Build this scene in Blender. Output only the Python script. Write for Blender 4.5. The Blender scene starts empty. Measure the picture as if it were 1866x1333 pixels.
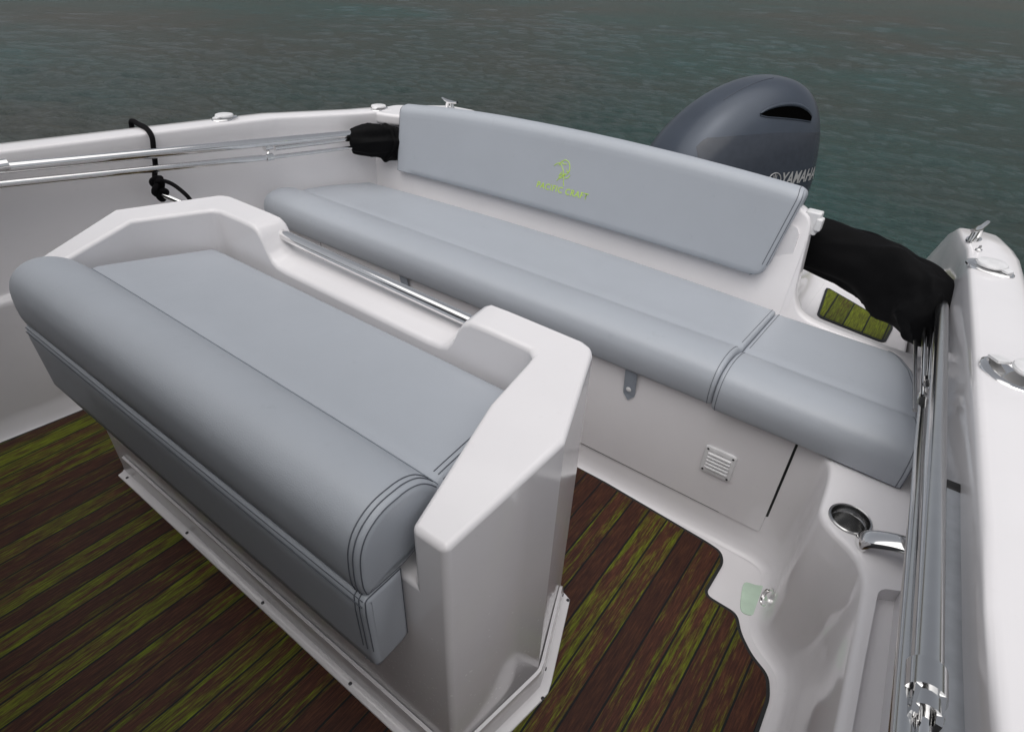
import bpy, bmesh, math, random
from mathutils import Vector, Matrix, noise
random.seed(7)
S = bpy.context.scene
COL = S.collection
R = math.radians

# ------------------------------------------------------------------ camera
W_, H_ = 1866.0, 1333.0
FPX = 1084.0
CAM = Vector((0, 0, 1.5))
C = Matrix(((0.80075649, 0.59780891, 0.03759723),
            (0.36716391, -0.4402801, -0.81935591),
            (-0.47326495, 0.6699089, -0.572051)))          # world -> camera (right, down, forward)
cd = bpy.data.cameras.new('camera')
cam = bpy.data.objects.new('camera', cd)
COL.objects.link(cam)
rt, dn, fw = (Vector(C[i]) for i in range(3))
m = Matrix((rt, -dn, -fw)).transposed().to_4x4()
m.translation = CAM
cam.matrix_world = m
cd.sensor_width = 36.0
cd.lens = FPX * 36.0 / W_
cd.clip_start = 0.02
cd.clip_end = 20000
S.camera = cam
S.render.resolution_x, S.render.resolution_y = 1024, 731

# ------------------------------------------------------------------ light
w = bpy.data.worlds.new('World'); S.world = w; w.use_nodes = True
nt = w.node_tree; nt.nodes.clear()
SUN_EL, SUN_ROT = R(69), R(166)
sky = nt.nodes.new('ShaderNodeTexSky'); sky.sky_type = 'NISHITA'; sky.sun_disc = False
sky.sun_elevation = SUN_EL; sky.sun_rotation = SUN_ROT
sky.air_density = 1.0; sky.dust_density = 4.0; sky.ozone_density = 1.0
hs = nt.nodes.new('ShaderNodeHueSaturation'); hs.inputs['Saturation'].default_value = 0.25
bg = nt.nodes.new('ShaderNodeBackground'); bg.inputs['Strength'].default_value = 0.09
wo = nt.nodes.new('ShaderNodeOutputWorld')
nt.links.new(sky.outputs[0], hs.inputs['Color']); nt.links.new(hs.outputs[0], bg.inputs[0])
nt.links.new(bg.outputs[0], wo.inputs[0])
sl = bpy.data.lights.new('sun', 'SUN'); sl.energy = 1.45; sl.angle = R(95); sl.color = (1, .97, .94)
so = bpy.data.objects.new('sun', sl); COL.objects.link(so)
sd = Vector((math.sin(SUN_ROT) * math.cos(SUN_EL), math.cos(SUN_ROT) * math.cos(SUN_EL), math.sin(SUN_EL)))
so.rotation_euler = sd.to_track_quat('Z', 'Y').to_euler()
so.location = (0, 0, 20)
S.view_settings.view_transform = 'Standard'; S.view_settings.look = 'None'
S.view_settings.exposure = 0.27; S.view_settings.gamma = 1
S.render.engine = 'CYCLES'
S.cycles.max_bounces = 8

# ------------------------------------------------------------------ measuring helpers (photo pixel -> point on a known plane)
def ray(px, py):
    return C.transposed() @ Vector(((px - W_ / 2) / FPX, (py - H_ / 2) / FPX, 1))
def at_z(px, py, z):
    d = ray(px, py); return CAM + d * ((z - CAM.z) / d.z)
def at_y(px, py, y):
    d = ray(px, py); return CAM + d * (y / d.y)
def at_x(px, py, x):
    d = ray(px, py); return CAM + d * (x / d.x)

# ------------------------------------------------------------------ material helpers
def new_mat(name):
    mt = bpy.data.materials.new(name); mt.use_nodes = True
    n = mt.node_tree.nodes; b = n['Principled BSDF']
    return mt, mt.node_tree, b
def nd(t, kind, **kw):
    n = t.nodes.new(kind)
    for k, v in kw.items():
        if k in n.inputs: n.inputs[k].default_value = v
        else: setattr(n, k, v)
    return n
def ramp(t, src, stops):
    r = t.nodes.new('ShaderNodeValToRGB'); e = r.color_ramp.elements
    while len(e) < len(stops): e.new(0.5)
    for i, (p, c) in enumerate(stops):
        e[i].position = p; e[i].color = c if len(c) == 4 else (*c, 1)
    t.links.new(src, r.inputs[0]); return r
def mixc(t, fac, a, b):
    m_ = t.nodes.new('ShaderNodeMix'); m_.data_type = 'RGBA'
    for s, v in ((0, fac), (6, a), (7, b)):
        if hasattr(v, 'type') and hasattr(v, 'links'): t.links.new(v, m_.inputs[s])
        else: m_.inputs[s].default_value = v if s == 0 else (*v, 1) if len(v) == 3 else v
    return m_.outputs[2]
def math_(t, op, a, b=None, c=None):
    n = t.nodes.new('ShaderNodeMath'); n.operation = op
    for i, v in enumerate((a, b, c)):
        if v is None: continue
        if hasattr(v, 'links'): t.links.new(v, n.inputs[i])
        else: n.inputs[i].default_value = v
    return n.outputs[0]

def mat_gelcoat(name='gelcoat', col=(.80, .785, .80), rough=.09, spots=False):
    mt, t, b = new_mat(name)
    tc = nd(t, 'ShaderNodeTexCoord')
    n1 = nd(t, 'ShaderNodeTexNoise', Scale=2.2, Detail=6.0, Roughness=.6)
    n2 = nd(t, 'ShaderNodeTexNoise', Scale=55.0, Detail=3.0)
    for n in (n1, n2): t.links.new(tc.outputs['Object'], n.inputs['Vector'])
    r1 = ramp(t, n1.outputs[0], [(.3, tuple(c * .945 for c in col)), (.65, col)])
    r2 = ramp(t, n2.outputs[0], [(.66, (0, 0, 0)), (.8, (.10, .10, .10))])
    c1 = mixc(t, r2.outputs[0], r1.outputs[0], (.45, .43, .40))
    if spots:   # dried spray: little white specks low on the pod, procedural voronoi
        v = nd(t, 'ShaderNodeTexVoronoi', Scale=85.0); v.feature = 'F1'
        t.links.new(tc.outputs['Object'], v.inputs['Vector'])
        sx = nd(t, 'ShaderNodeSeparateXYZ'); t.links.new(tc.outputs['Object'], sx.inputs[0])
        hgt = nd(t, 'ShaderNodeMapRange'); t.links.new(sx.outputs[2], hgt.inputs[0])
        hgt.inputs[1].default_value = .02; hgt.inputs[2].default_value = .55
        hgt.inputs[3].default_value = 1; hgt.inputs[4].default_value = 0
        wn = nd(t, 'ShaderNodeSeparateColor'); t.links.new(v.outputs['Color'], wn.inputs[0])
        sel = math_(t, 'LESS_THAN', wn.outputs[0], math_(t, 'MULTIPLY', hgt.outputs[0], 1.0))
        rad = math_(t, 'LESS_THAN', v.outputs['Distance'], math_(t, 'MULTIPLY', wn.outputs[1], .26))
        c1 = mixc(t, math_(t, 'MULTIPLY', sel, math_(t, 'MULTIPLY', rad, .8)), c1, (.95, .95, .95))
    t.links.new(c1, b.inputs['Base Color'])
    rr = nd(t, 'ShaderNodeMapRange'); t.links.new(n1.outputs[0], rr.inputs[0])
    rr.inputs[3].default_value = rough * .7; rr.inputs[4].default_value = rough * 1.7
    t.links.new(rr.outputs[0], b.inputs['Roughness'])
    b.inputs['IOR'].default_value = 1.5
    bp = nd(t, 'ShaderNodeBump', Strength=.02, Distance=.008)
    n3 = nd(t, 'ShaderNodeTexNoise', Scale=7.0, Detail=1.0); t.links.new(tc.outputs['Object'], n3.inputs['Vector'])
    t.links.new(n3.outputs[0], bp.inputs['Height']); t.links.new(bp.outputs[0], b.inputs['Normal'])
    return mt
def mat_vinyl(name, col, rough=.42):
    mt, t, b = new_mat(name)
    tc = nd(t, 'ShaderNodeTexCoord')
    n1 = nd(t, 'ShaderNodeTexNoise', Scale=3.0, Detail=5.0, Roughness=.6)
    n2 = nd(t, 'ShaderNodeTexNoise', Scale=22.0, Detail=6.0, Roughness=.7)
    v = nd(t, 'ShaderNodeTexVoronoi', Scale=420.0)
    for n in (n1, n2, v): t.links.new(tc.outputs['Object'], n.inputs['Vector'])
    a = ramp(t, n1.outputs[0], [(.3, tuple(c * .96 for c in col)), (.7, tuple(min(1, c * 1.02) for c in col))])
    d = ramp(t, n2.outputs[0], [(.62, (0, 0, 0)), (.78, (.25, .25, .25))])
    c1 = mixc(t, d.outputs[0], a.outputs[0], tuple(c * .6 for c in col))
    t.links.new(c1, b.inputs['Base Color'])
    b.inputs['Roughness'].default_value = rough
    b.inputs['Specular IOR Level'].default_value = .45
    # soft upholstery waves plus grain
    mp = nd(t, 'ShaderNodeMapping'); mp.inputs['Scale'].default_value = (5, 2.0, 2.0)
    t.links.new(tc.outputs['Object'], mp.inputs[0])
    n3 = nd(t, 'ShaderNodeTexNoise', Scale=2.0, Detail=2.5); t.links.new(mp.outputs[0], n3.inputs['Vector'])
    b1 = nd(t, 'ShaderNodeBump', Strength=.22, Distance=.012); t.links.new(n3.outputs[0], b1.inputs['Height'])
    b2 = nd(t, 'ShaderNodeBump', Strength=.22, Distance=.0010); t.links.new(v.outputs['Distance'], b2.inputs['Height'])
    t.links.new(b1.outputs[0], b2.inputs['Normal']); t.links.new(b2.outputs[0], b.inputs['Normal'])
    return mt
def mat_simple(name, col, rough=.5, metal=0.0, bump=0.0, bscale=40., spec=.5):
    mt, t, b = new_mat(name)
    tc = nd(t, 'ShaderNodeTexCoord')
    n1 = nd(t, 'ShaderNodeTexNoise', Scale=bscale, Detail=4.0)
    t.links.new(tc.outputs['Object'], n1.inputs['Vector'])
    r = ramp(t, n1.outputs[0], [(.3, tuple(c * .85 for c in col)), (.7, col)])
    t.links.new(r.outputs[0], b.inputs['Base Color'])
    b.inputs['Roughness'].default_value = rough; b.inputs['Metallic'].default_value = metal
    b.inputs['Specular IOR Level'].default_value = spec
    if bump:
        bp = nd(t, 'ShaderNodeBump', Strength=bump, Distance=.004); t.links.new(n1.outputs[0], bp.inputs['Height'])
        t.links.new(bp.outputs[0], b.inputs['Normal'])
    return mt
PL = .0627
def mat_teak(name, x0=-.516, pl=PL, axis=0, green=.5, bright=1.0):
    mt, t, b = new_mat(name)
    tc = nd(t, 'ShaderNodeTexCoord')
    sx = nd(t, 'ShaderNodeSeparateXYZ'); t.links.new(tc.outputs['Object'], sx.inputs[0])
    k = math_(t, 'DIVIDE', math_(t, 'SUBTRACT', sx.outputs[axis], x0), pl)
    idx = math_(t, 'FLOOR', k); fr = math_(t, 'FRACT', k)
    wn = nd(t, 'ShaderNodeTexWhiteNoise'); wn.noise_dimensions = '1D'; t.links.new(idx, wn.inputs['W'])
    # grain stretched along the plank and shifted from plank to plank
    cb = nd(t, 'ShaderNodeCombineXYZ')
    t.links.new(math_(t, 'MULTIPLY', sx.outputs[axis], 130), cb.inputs[0])
    t.links.new(math_(t, 'ADD', math_(t, 'MULTIPLY', sx.outputs[1 - axis], 9), math_(t, 'MULTIPLY', idx, 7.3)), cb.inputs[1])
    g1 = nd(t, 'ShaderNodeTexNoise', Scale=1.6, Detail=9.0, Roughness=.72); t.links.new(cb.outputs[0], g1.inputs['Vector'])
    cb2 = nd(t, 'ShaderNodeCombineXYZ')
    t.links.new(math_(t, 'MULTIPLY', sx.outputs[axis], 38), cb2.inputs[0])
    t.links.new(math_(t, 'ADD', math_(t, 'MULTIPLY', sx.outputs[1 - axis], 2.6), math_(t, 'MULTIPLY', idx, 3.7)), cb2.inputs[1])
    g2 = nd(t, 'ShaderNodeTexNoise', Scale=1.3, Detail=8.0, Roughness=.74); t.links.new(cb2.outputs[0], g2.inputs['Vector'])
    gsel = math_(t, 'ADD', math_(t, 'ADD', math_(t, 'MULTIPLY', wn.outputs['Value'], .15), math_(t, 'MULTIPLY', math_(t, 'SUBTRACT', -.62, sx.outputs[0]), .036)), math_(t, 'ADD', math_(t, 'MULTIPLY', g2.outputs[0], .72), math_(t, 'MULTIPLY', g1.outputs[0], .36)))
    edge = math_(t, 'MULTIPLY', math_(t, 'SUBTRACT', .5, math_(t, 'MINIMUM', fr, math_(t, 'SUBTRACT', 1, fr))), .16)
    gsel = math_(t, 'ADD', gsel, math_(t, 'SUBTRACT', edge, .035))
    gr = ramp(t, gsel, [(.625 - .28 * (green - .5), (0, 0, 0)), (.74 - .28 * (green - .5), (1, 1, 1))])
    q = bright
    red = ramp(t, g1.outputs[0], [(.32, (.020 * q, .0064 * q, .0048 * q)), (.5, (.058 * q, .0185 * q, .0100 * q)), (.70, (.125 * q, .048 * q, .020 * q))])
    grn = ramp(t, g1.outputs[0], [(.32, (.028 * q, .022 * q, .003 * q)), (.5, (.080 * q, .092 * q, .004 * q)), (.70, (.165 * q, .215 * q, .008 * q))])
    c1 = mixc(t, gr.outputs[0], red.outputs[0], grn.outputs[0])
    tone = math_(t, 'MULTIPLY_ADD', wn.outputs['Value'], .5, .72)
    hsv = nd(t, 'ShaderNodeHueSaturation'); t.links.new(c1, hsv.inputs['Color']); t.links.new(tone, hsv.inputs['Value'])
    e = .042
    line = math_(t, 'LESS_THAN', math_(t, 'MINIMUM', fr, math_(t, 'SUBTRACT', 1, fr)), e * .0627 / pl)
    c2 = mixc(t, line, hsv.outputs[0], (.004, .005, .006))
    t.links.new(c2, b.inputs['Base Color'])
    b.inputs['Roughness'].default_value = .55
    b.inputs['Specular IOR Level'].default_value = .25
    bp = nd(t, 'ShaderNodeBump', Strength=.35, Distance=.0012)
    hh = math_(t, 'SUBTRACT', g1.outputs[0], math_(t, 'MULTIPLY', line, 1.0))
    t.links.new(hh, bp.inputs['Height']); t.links.new(bp.outputs[0], b.inputs['Normal'])
    return mt
def mat_water():
    mt, t, b = new_mat('water')
    tc = nd(t, 'ShaderNodeTexCoord')
    def nz(scale, rot, det, rough=.55, sx=1., sy=1.):
        mp = nd(t, 'ShaderNodeMapping'); mp.inputs['Rotation'].default_value = (0, 0, rot); mp.inputs['Scale'].default_value = (sx, sy, 1)
        t.links.new(tc.outputs['Object'], mp.inputs[0])
        n = nd(t, 'ShaderNodeTexNoise', Scale=scale, Detail=det, Roughness=rough, Distortion=.4); t.links.new(mp.outputs[0], n.inputs['Vector'])
        return n.outputs[0]
    big = nz(.11, .3, 3.0)
    mid = nz(.22, .1, 3.0, .55, .6, 1.)
    a = ramp(t, big, [(.36, (.014, .064, .058)), (.50, (.028, .050, .044)), (.64, (.052, .046, .036))])
    a2 = ramp(t, mid, [(.36, (.007, .036, .034)), (.64, (.018, .028, .024))])
    t.links.new(mixc(t, .5, a.outputs[0], a2.outputs[0]), b.inputs['Base Color'])
    b.inputs['Roughness'].default_value = .13; b.inputs['IOR'].default_value = 1.33
    b.inputs['Specular IOR Level'].default_value = .5
    w2 = nz(6.5, R(-24), 4.0, .6, 1., 2.6)
    w3 = nz(17., R(-38), 3.0, .6, 1., 2.0)
    h = math_(t, 'ADD', math_(t, 'MULTIPLY', w2, .060), math_(t, 'MULTIPLY', w3, .018))
    bp = nd(t, 'ShaderNodeBump', Strength=1.0, Distance=1.0); t.links.new(h, bp.inputs['Height'])
    t.links.new(bp.outputs[0], b.inputs['Normal'])
    return mt
def mat_steel(name='polished_steel', rough=.085, col=(.82, .815, .81)):
    mt, t, b = new_mat(name)
    tc = nd(t, 'ShaderNodeTexCoord')
    n = nd(t, 'ShaderNodeTexNoise', Scale=30.0, Detail=5.0); t.links.new(tc.outputs['Object'], n.inputs['Vector'])
    r = ramp(t, n.outputs[0], [(.30, tuple(c * .96 for c in col)), (.6, col)])
    t.links.new(r.outputs[0], b.inputs['Base Color'])
    b.inputs['Roughness'].default_value = rough; b.inputs['Metallic'].default_value = 1
    return mt

M = dict(
    gel=mat_gelcoat(), gelpod=mat_gelcoat('gelcoat_with_dried_spray', spots=True),
    gelshade=mat_gelcoat('gelcoat_nonslip', (.74, .725, .735), .35),
    vinyl=mat_vinyl('grey_vinyl', (.385, .412, .452)),
    seam=mat_simple('stitching', (.10, .11, .13), .7),
    piping=mat_simple('vinyl_piping', (.30, .335, .385), .5),
    softseam=mat_simple('soft_seam', (.20, .225, .26), .7),
    steel=mat_steel(), dsteel=mat_steel('brushed_steel', .25, (.45, .45, .45)), steeld=mat_steel('dark_reflection_steel', .15, (.62, .62, .62)),  # last one is a darker copy: dark reflections of the right poles painted in
    teak=mat_teak('weathered_teak'), teakpad=mat_teak('green_teak', x0=-.262, pl=.0705, green=1.25, bright=1.25),
    caulk=mat_simple('black_caulk', (.008, .01, .011), .5),
    black=mat_simple('black_cap_and_shadow', (.012, .012, .013), .6),
    canvas=mat_simple('black_canvas', (.0035, .0035, .004), .78, bump=.2, bscale=60., spec=.12),
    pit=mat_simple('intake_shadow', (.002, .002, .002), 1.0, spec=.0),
    rope=mat_simple('black_rope', (.005, .0045, .0055), .95, spec=.15, bump=.8, bscale=260.),
    alu=mat_simple('grey_aluminium', (.42, .44, .47), .35, .5),
    plastic=mat_simple('white_plastic', (.78, .78, .79), .3),
    screw=mat_simple('dark_screw', (.05, .05, .055), .4, .6),
    cowl=mat_simple('metallic_slate_paint', (.060, .074, .098), .33, .25, bscale=6.),
    cowld=mat_simple('charcoal_paint', (.042, .050, .066), .22, .0),
    silver=mat_simple('silver_lettering', (.42, .42, .42), .4, .2),
    lime=mat_simple('lime_embroidery', (.55, .82, .08), .7),
    darkpaint=mat_simple('shade_blocker_paint', (.10, .10, .105), .5),
    drain=mat_simple('green_plastic', (.60, .76, .62), .25, bscale=18.),
)
M['water'] = mat_water()

# ------------------------------------------------------------------ object helpers
def obj(name, me_or_bm, mat, parent=None, smooth=True, angle=35, bevel=0, segs=3, wn=True):
    if isinstance(me_or_bm, bmesh.types.BMesh):
        me = bpy.data.meshes.new(name); bmesh.ops.recalc_face_normals(me_or_bm, faces=me_or_bm.faces[:])
        me_or_bm.to_mesh(me); me_or_bm.free()
    else: me = me_or_bm
    for mm in (mat if isinstance(mat, (list, tuple)) else [mat]): me.materials.append(mm)
    o = bpy.data.objects.new(name, me); COL.objects.link(o)
    if parent: o.parent = parent
    if smooth:
        for p in me.polygons: p.use_smooth = True
        if not bevel: me.set_sharp_from_angle(angle=R(angle))
    if bevel:
        bv = o.modifiers.new('bevel', 'BEVEL'); bv.width = bevel; bv.segments = segs
        bv.limit_method = 'ANGLE'; bv.angle_limit = R(32); bv.use_clamp_overlap = True
        if wn:
            n = o.modifiers.new('wn', 'WEIGHTED_NORMAL'); n.keep_sharp = True; n.weight = 80
    return o
def empty(name, loc, label, cat, group=None):
    o = bpy.data.objects.new(name, None); COL.objects.link(o)
    o.location = loc; o.empty_display_size = .1
    o['label'] = label; o['category'] = cat
    if group: o['group'] = group
    return o
def fix_parent(root):          # children are modelled in world coordinates: cancel the root's offset
    inv = Matrix.Translation(root.location).inverted()
    for ch in [o for o in COL.objects if o.parent == root]:
        ch.matrix_parent_inverse = inv
def catmull(pts, n=8, closed=False):
    P = [Vector(p) for p in pts]; out = []
    N = len(P); rng = range(N if closed else N - 1)
    for i in rng:
        p0 = P[(i - 1) % N] if closed or i > 0 else P[0] * 2 - P[1]
        p1 = P[i]; p2 = P[(i + 1) % N]
        p3 = P[(i + 2) % N] if closed or i + 2 < N else P[-1] * 2 - P[-2]
        for k in range(n):
            s = k / n
            out.append(.5 * ((2 * p1) + (p2 - p0) * s + (2 * p0 - 5 * p1 + 4 * p2 - p3) * s * s + (3 * p1 - p0 - 3 * p2 + p3) * s ** 3))
    if not closed: out.append(P[-1].copy())
    return out
def tube(bm, pts, r, n=14, cap=True, rf=None):
    P = [Vector(p) for p in pts]; rings = []
    t0 = (P[1] - P[0]).normalized()
    up = Vector((0, 0, 1)) if abs(t0.z) < .9 else Vector((1, 0, 0))
    nrm = (up - t0 * up.dot(t0)).normalized()
    for i, p in enumerate(P):
        t = (P[min(i + 1, len(P) - 1)] - P[max(i - 1, 0)]).normalized()
        nrm = (nrm - t * nrm.dot(t)).normalized(); bn = t.cross(nrm)
        rr = rf(i / (len(P) - 1)) if rf else r
        rings.append([bm.verts.new(p + (nrm * math.cos(a) + bn * math.sin(a)) * rr) for a in [2 * math.pi * k / n for k in range(n)]])
    for a, b in zip(rings, rings[1:]):
        for k in range(n): bm.faces.new((a[k], a[(k + 1) % n], b[(k + 1) % n], b[k]))
    if cap: bm.faces.new(rings[0][::-1]); bm.faces.new(rings[-1])
def box(bm, x0, x1, y0, y1, z0, z1):
    v = [bm.verts.new((x, y, z)) for x in (x0, x1) for y in (y0, y1) for z in (z0, z1)]
    for f in ((0, 1, 3, 2), (4, 6, 7, 5), (0, 4, 5, 1), (2, 3, 7, 6), (0, 2, 6, 4), (1, 5, 7, 3)): bm.faces.new([v[i] for i in f])
def prism(bm, pts, z0, z1):
    a = [bm.verts.new((p[0], p[1], z0)) for p in pts]; b = [bm.verts.new((p[0], p[1], z1)) for p in pts]
    n = len(pts)
    for i in range(n): bm.faces.new((a[i], a[(i + 1) % n], b[(i + 1) % n], b[i]))
    bm.faces.new(a[::-1]); bm.faces.new(b)
def loft(bm, secs, closed=True, cap=True):
    rings = [[bm.verts.new(p) for p in s] for s in secs]; n = len(rings[0])
    for a, b in zip(rings, rings[1:]):
        for k in range(n if closed else n - 1): bm.faces.new((a[k], a[(k + 1) % n], b[(k + 1) % n], b[k]))
    if cap: bm.faces.new(rings[0][::-1]); bm.faces.new(rings[-1])
    return rings
def lathe(bm, prof, c, axis=Vector((0, 0, 1)), n=32, cap=True):
    q = Vector((0, 0, 1)).rotation_difference(Vector(axis).normalized()); c = Vector(c)
    secs = [[c + q @ Vector((r * math.cos(2 * math.pi * k / n), r * math.sin(2 * math.pi * k / n), z)) for k in range(n)] for r, z in prof]
    loft(bm, secs, cap=cap)
def off2(poly, d, closed=True):     # offset a 2D polygon along its normals (ccw: +d grows)
    out = []; n = len(poly)
    for i in range(n):
        a = Vector(poly[(i - 1) % n] if closed or i else poly[0]); p = Vector(poly[i]); b = Vector(poly[(i + 1) % n] if closed or i < n - 1 else poly[-1])
        e1 = (p - a); e2 = (b - p)
        if e1.length < 1e-9: e1 = e2
        if e2.length < 1e-9: e2 = e1
        e1.normalize(); e2.normalize()
        n1 = Vector((e1.y, -e1.x)); n2 = Vector((e2.y, -e2.x)); nn = n1 + n2
        if nn.length < 1e-6: nn = n1
        nn.normalize(); k = d / max(.45, nn.dot(n1))
        out.append(p + nn * k)
    return out
def cl(a, b, s): return a + (b - a) * s
def lerp_tab(tab, y, k):
    if y <= tab[0][0]: return tab[0][k]
    for a, b in zip(tab, tab[1:]):
        if y <= b[0]: return cl(a[k], b[k], (y - a[0]) / (b[0] - a[0]))
    return tab[-1][k]

# ================================================================== SETTING
import numpy as np
ZW = -.48
rng = np.random.default_rng(5)
NA = 1080; rr_ = [1.2]
while rr_[-1] < 260: rr_.append(rr_[-1] * 1.0085)
rad = np.array(rr_); ang = np.linspace(0, 2 * np.pi, NA, endpoint=False)
RR, AA = np.meshgrid(rad, ang, indexing='ij')
X = RR * np.cos(AA) - 1.0; Y = RR * np.sin(AA) + 1.0; Z = np.zeros_like(X); sp = RR * .0085
for k in range(110):
    lam = .16 * (1.5 / .16) ** (rng.random() ** 1.25); dirn = R(104) + rng.normal() * .50      # wind waves running across the stern
    kx, ky = 2 * np.pi / lam * math.cos(dirn), 2 * np.pi / lam * math.sin(dirn)
    slope = .036 if lam < .6 else .016; amp = slope * lam / (2 * np.pi)
    fade = np.clip((lam / sp - 2.0) / 1.5, 0, 1)
    ph = kx * X + ky * Y + rng.random() * 6.28 + .7 * np.sin(.21 * X * math.cos(k) + .17 * Y * math.sin(k * 1.7) + k)
    c_ = np.sin(ph); Z += amp * fade * (c_ + .25 * np.cos(2 * ph))
gust = .75 + .35 * np.sin(.13 * X + .31 * Y + 1.0) * np.sin(.09 * Y - .17 * X)
Z = ZW + Z * gust
far_r = np.array([600., 4500.])
V = np.stack([X, Y, Z], -1).reshape(-1, 3)
V2 = np.array([(r_ * math.cos(a), r_ * math.sin(a), ZW) for r_ in far_r for a in ang])
V = np.vstack([V, V2, [[-1, 1, ZW]]]); NR = len(rad) + 2
ii, jj = np.meshgrid(np.arange(NR - 1), np.arange(NA), indexing='ij'); jn = (jj + 1) % NA
F = np.stack([ii * NA + jj, (ii + 1) * NA + jj, (ii + 1) * NA + jn, ii * NA + jn], -1).reshape(-1, 4)
me = bpy.data.meshes.new('water')
me.vertices.add(len(V)); me.vertices.foreach_set('co', V.astype(np.float32).ravel())
me.loops.add(F.size); me.loops.foreach_set('vertex_index', F.astype(np.int32).ravel())
me.polygons.add(len(F)); me.polygons.foreach_set('loop_start', np.arange(0, F.size, 4, dtype=np.int32))
me.polygons.foreach_set('use_smooth', np.ones(len(F), dtype=bool))
me.update(calc_edges=True); me.validate()
wt = bpy.data.objects.new('water', me); COL.objects.link(wt); me.materials.append(M['water']); wt['kind'] = 'structure'
bm = bmesh.new(); rings_ = [[], [], []]
NH = 240
for i in range(NH):
    a = 2 * math.pi * i / NH
    hh_ = 95 + 55 * noise.noise(Vector((math.cos(a) * 2.2, math.sin(a) * 2.2, 3.1))) + 30 * noise.noise(Vector((math.cos(a) * 7, math.sin(a) * 7, 8.1)))
    for k, (rr, zz) in enumerate(((520, ZW - .3), (640, hh_ * .55), (820, hh_))):
        rr = rr + 60 * noise.noise(Vector((math.cos(a) * 5, math.sin(a) * 5, k * 1.7)))
        rings_[k].append(bm.verts.new((rr * math.cos(a), rr * math.sin(a), zz)))
for a, b in zip(rings_, rings_[1:]):
    for i in range(NH): bm.faces.new((a[i], a[(i + 1) % NH], b[(i + 1) % NH], b[i]))
hl = obj('added_hills', bm, mat_simple('added_hillside', (.075, .068, .05), .9, bscale=.03), angle=180); hl['kind'] = 'structure'  # unseen ring of high ground, added to darken what the waves reflect

# ================================================================== THE BOAT
boat = empty('motorboat', (-1.12, 1.0, 0), 'white open motorboat with teak planked cockpit floor and moulded gunwales', 'boat')

# ---- sole and teak
bm = bmesh.new(); prism(bm, [(-2.5, -1.6), (.3, -1.6), (.3, 2.1), (-2.5, 2.1)], -.06, 0.0)
obj('cockpit_sole', bm, M['gel'], boat, smooth=False)
def curve_corner(pts, r=.02, n=5):
    out = []; N = len(pts)
    for i in range(N):
        a = Vector(pts[i - 1]); p = Vector(pts[i]); b = Vector(pts[(i + 1) % N])
        u = (a - p); w2 = (b - p); rr = min(r, u.length * .45, w2.length * .45)
        s = p + u.normalized() * rr; e = p + w2.normalized() * rr
        for k in range(n + 1):
            q = k / n; out.append(s * (1 - q) ** 2 + p * 2 * q * (1 - q) + e * q * q)
    return out
teak = [(-2.352, .18), (-2.325, .46), (-2.31, 1.385), (-.67, 1.404), (-.187, 1.374), (-.141, 1.366), (-.120, 1.330), (-.123, 1.191),
        (-.028, 1.188), (.000, 1.137), (.044, 1.094), (.097, 1.066), (.117, 1.010), (.120, .907), (.13, .3), (.13, -1.5), (-2.40, -1.5)]
tk = curve_corner(teak, .022, 5)
tk = [Vector(p) for p in tk]
area = sum(a.x * b.y - b.x * a.y for a, b in zip(tk, tk[1:] + tk[:1]))
if area < 0: tk.reverse()
bm = bmesh.new(); prism(bm, off2(tk, -.009), .0005, .0052); obj('teak_deck', bm, M['teak'], boat, smooth=False)
bm = bmesh.new(); prism(bm, tk, .0002, .0045); obj('caulk_margin', bm, M['caulk'], boat, smooth=False)

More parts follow.
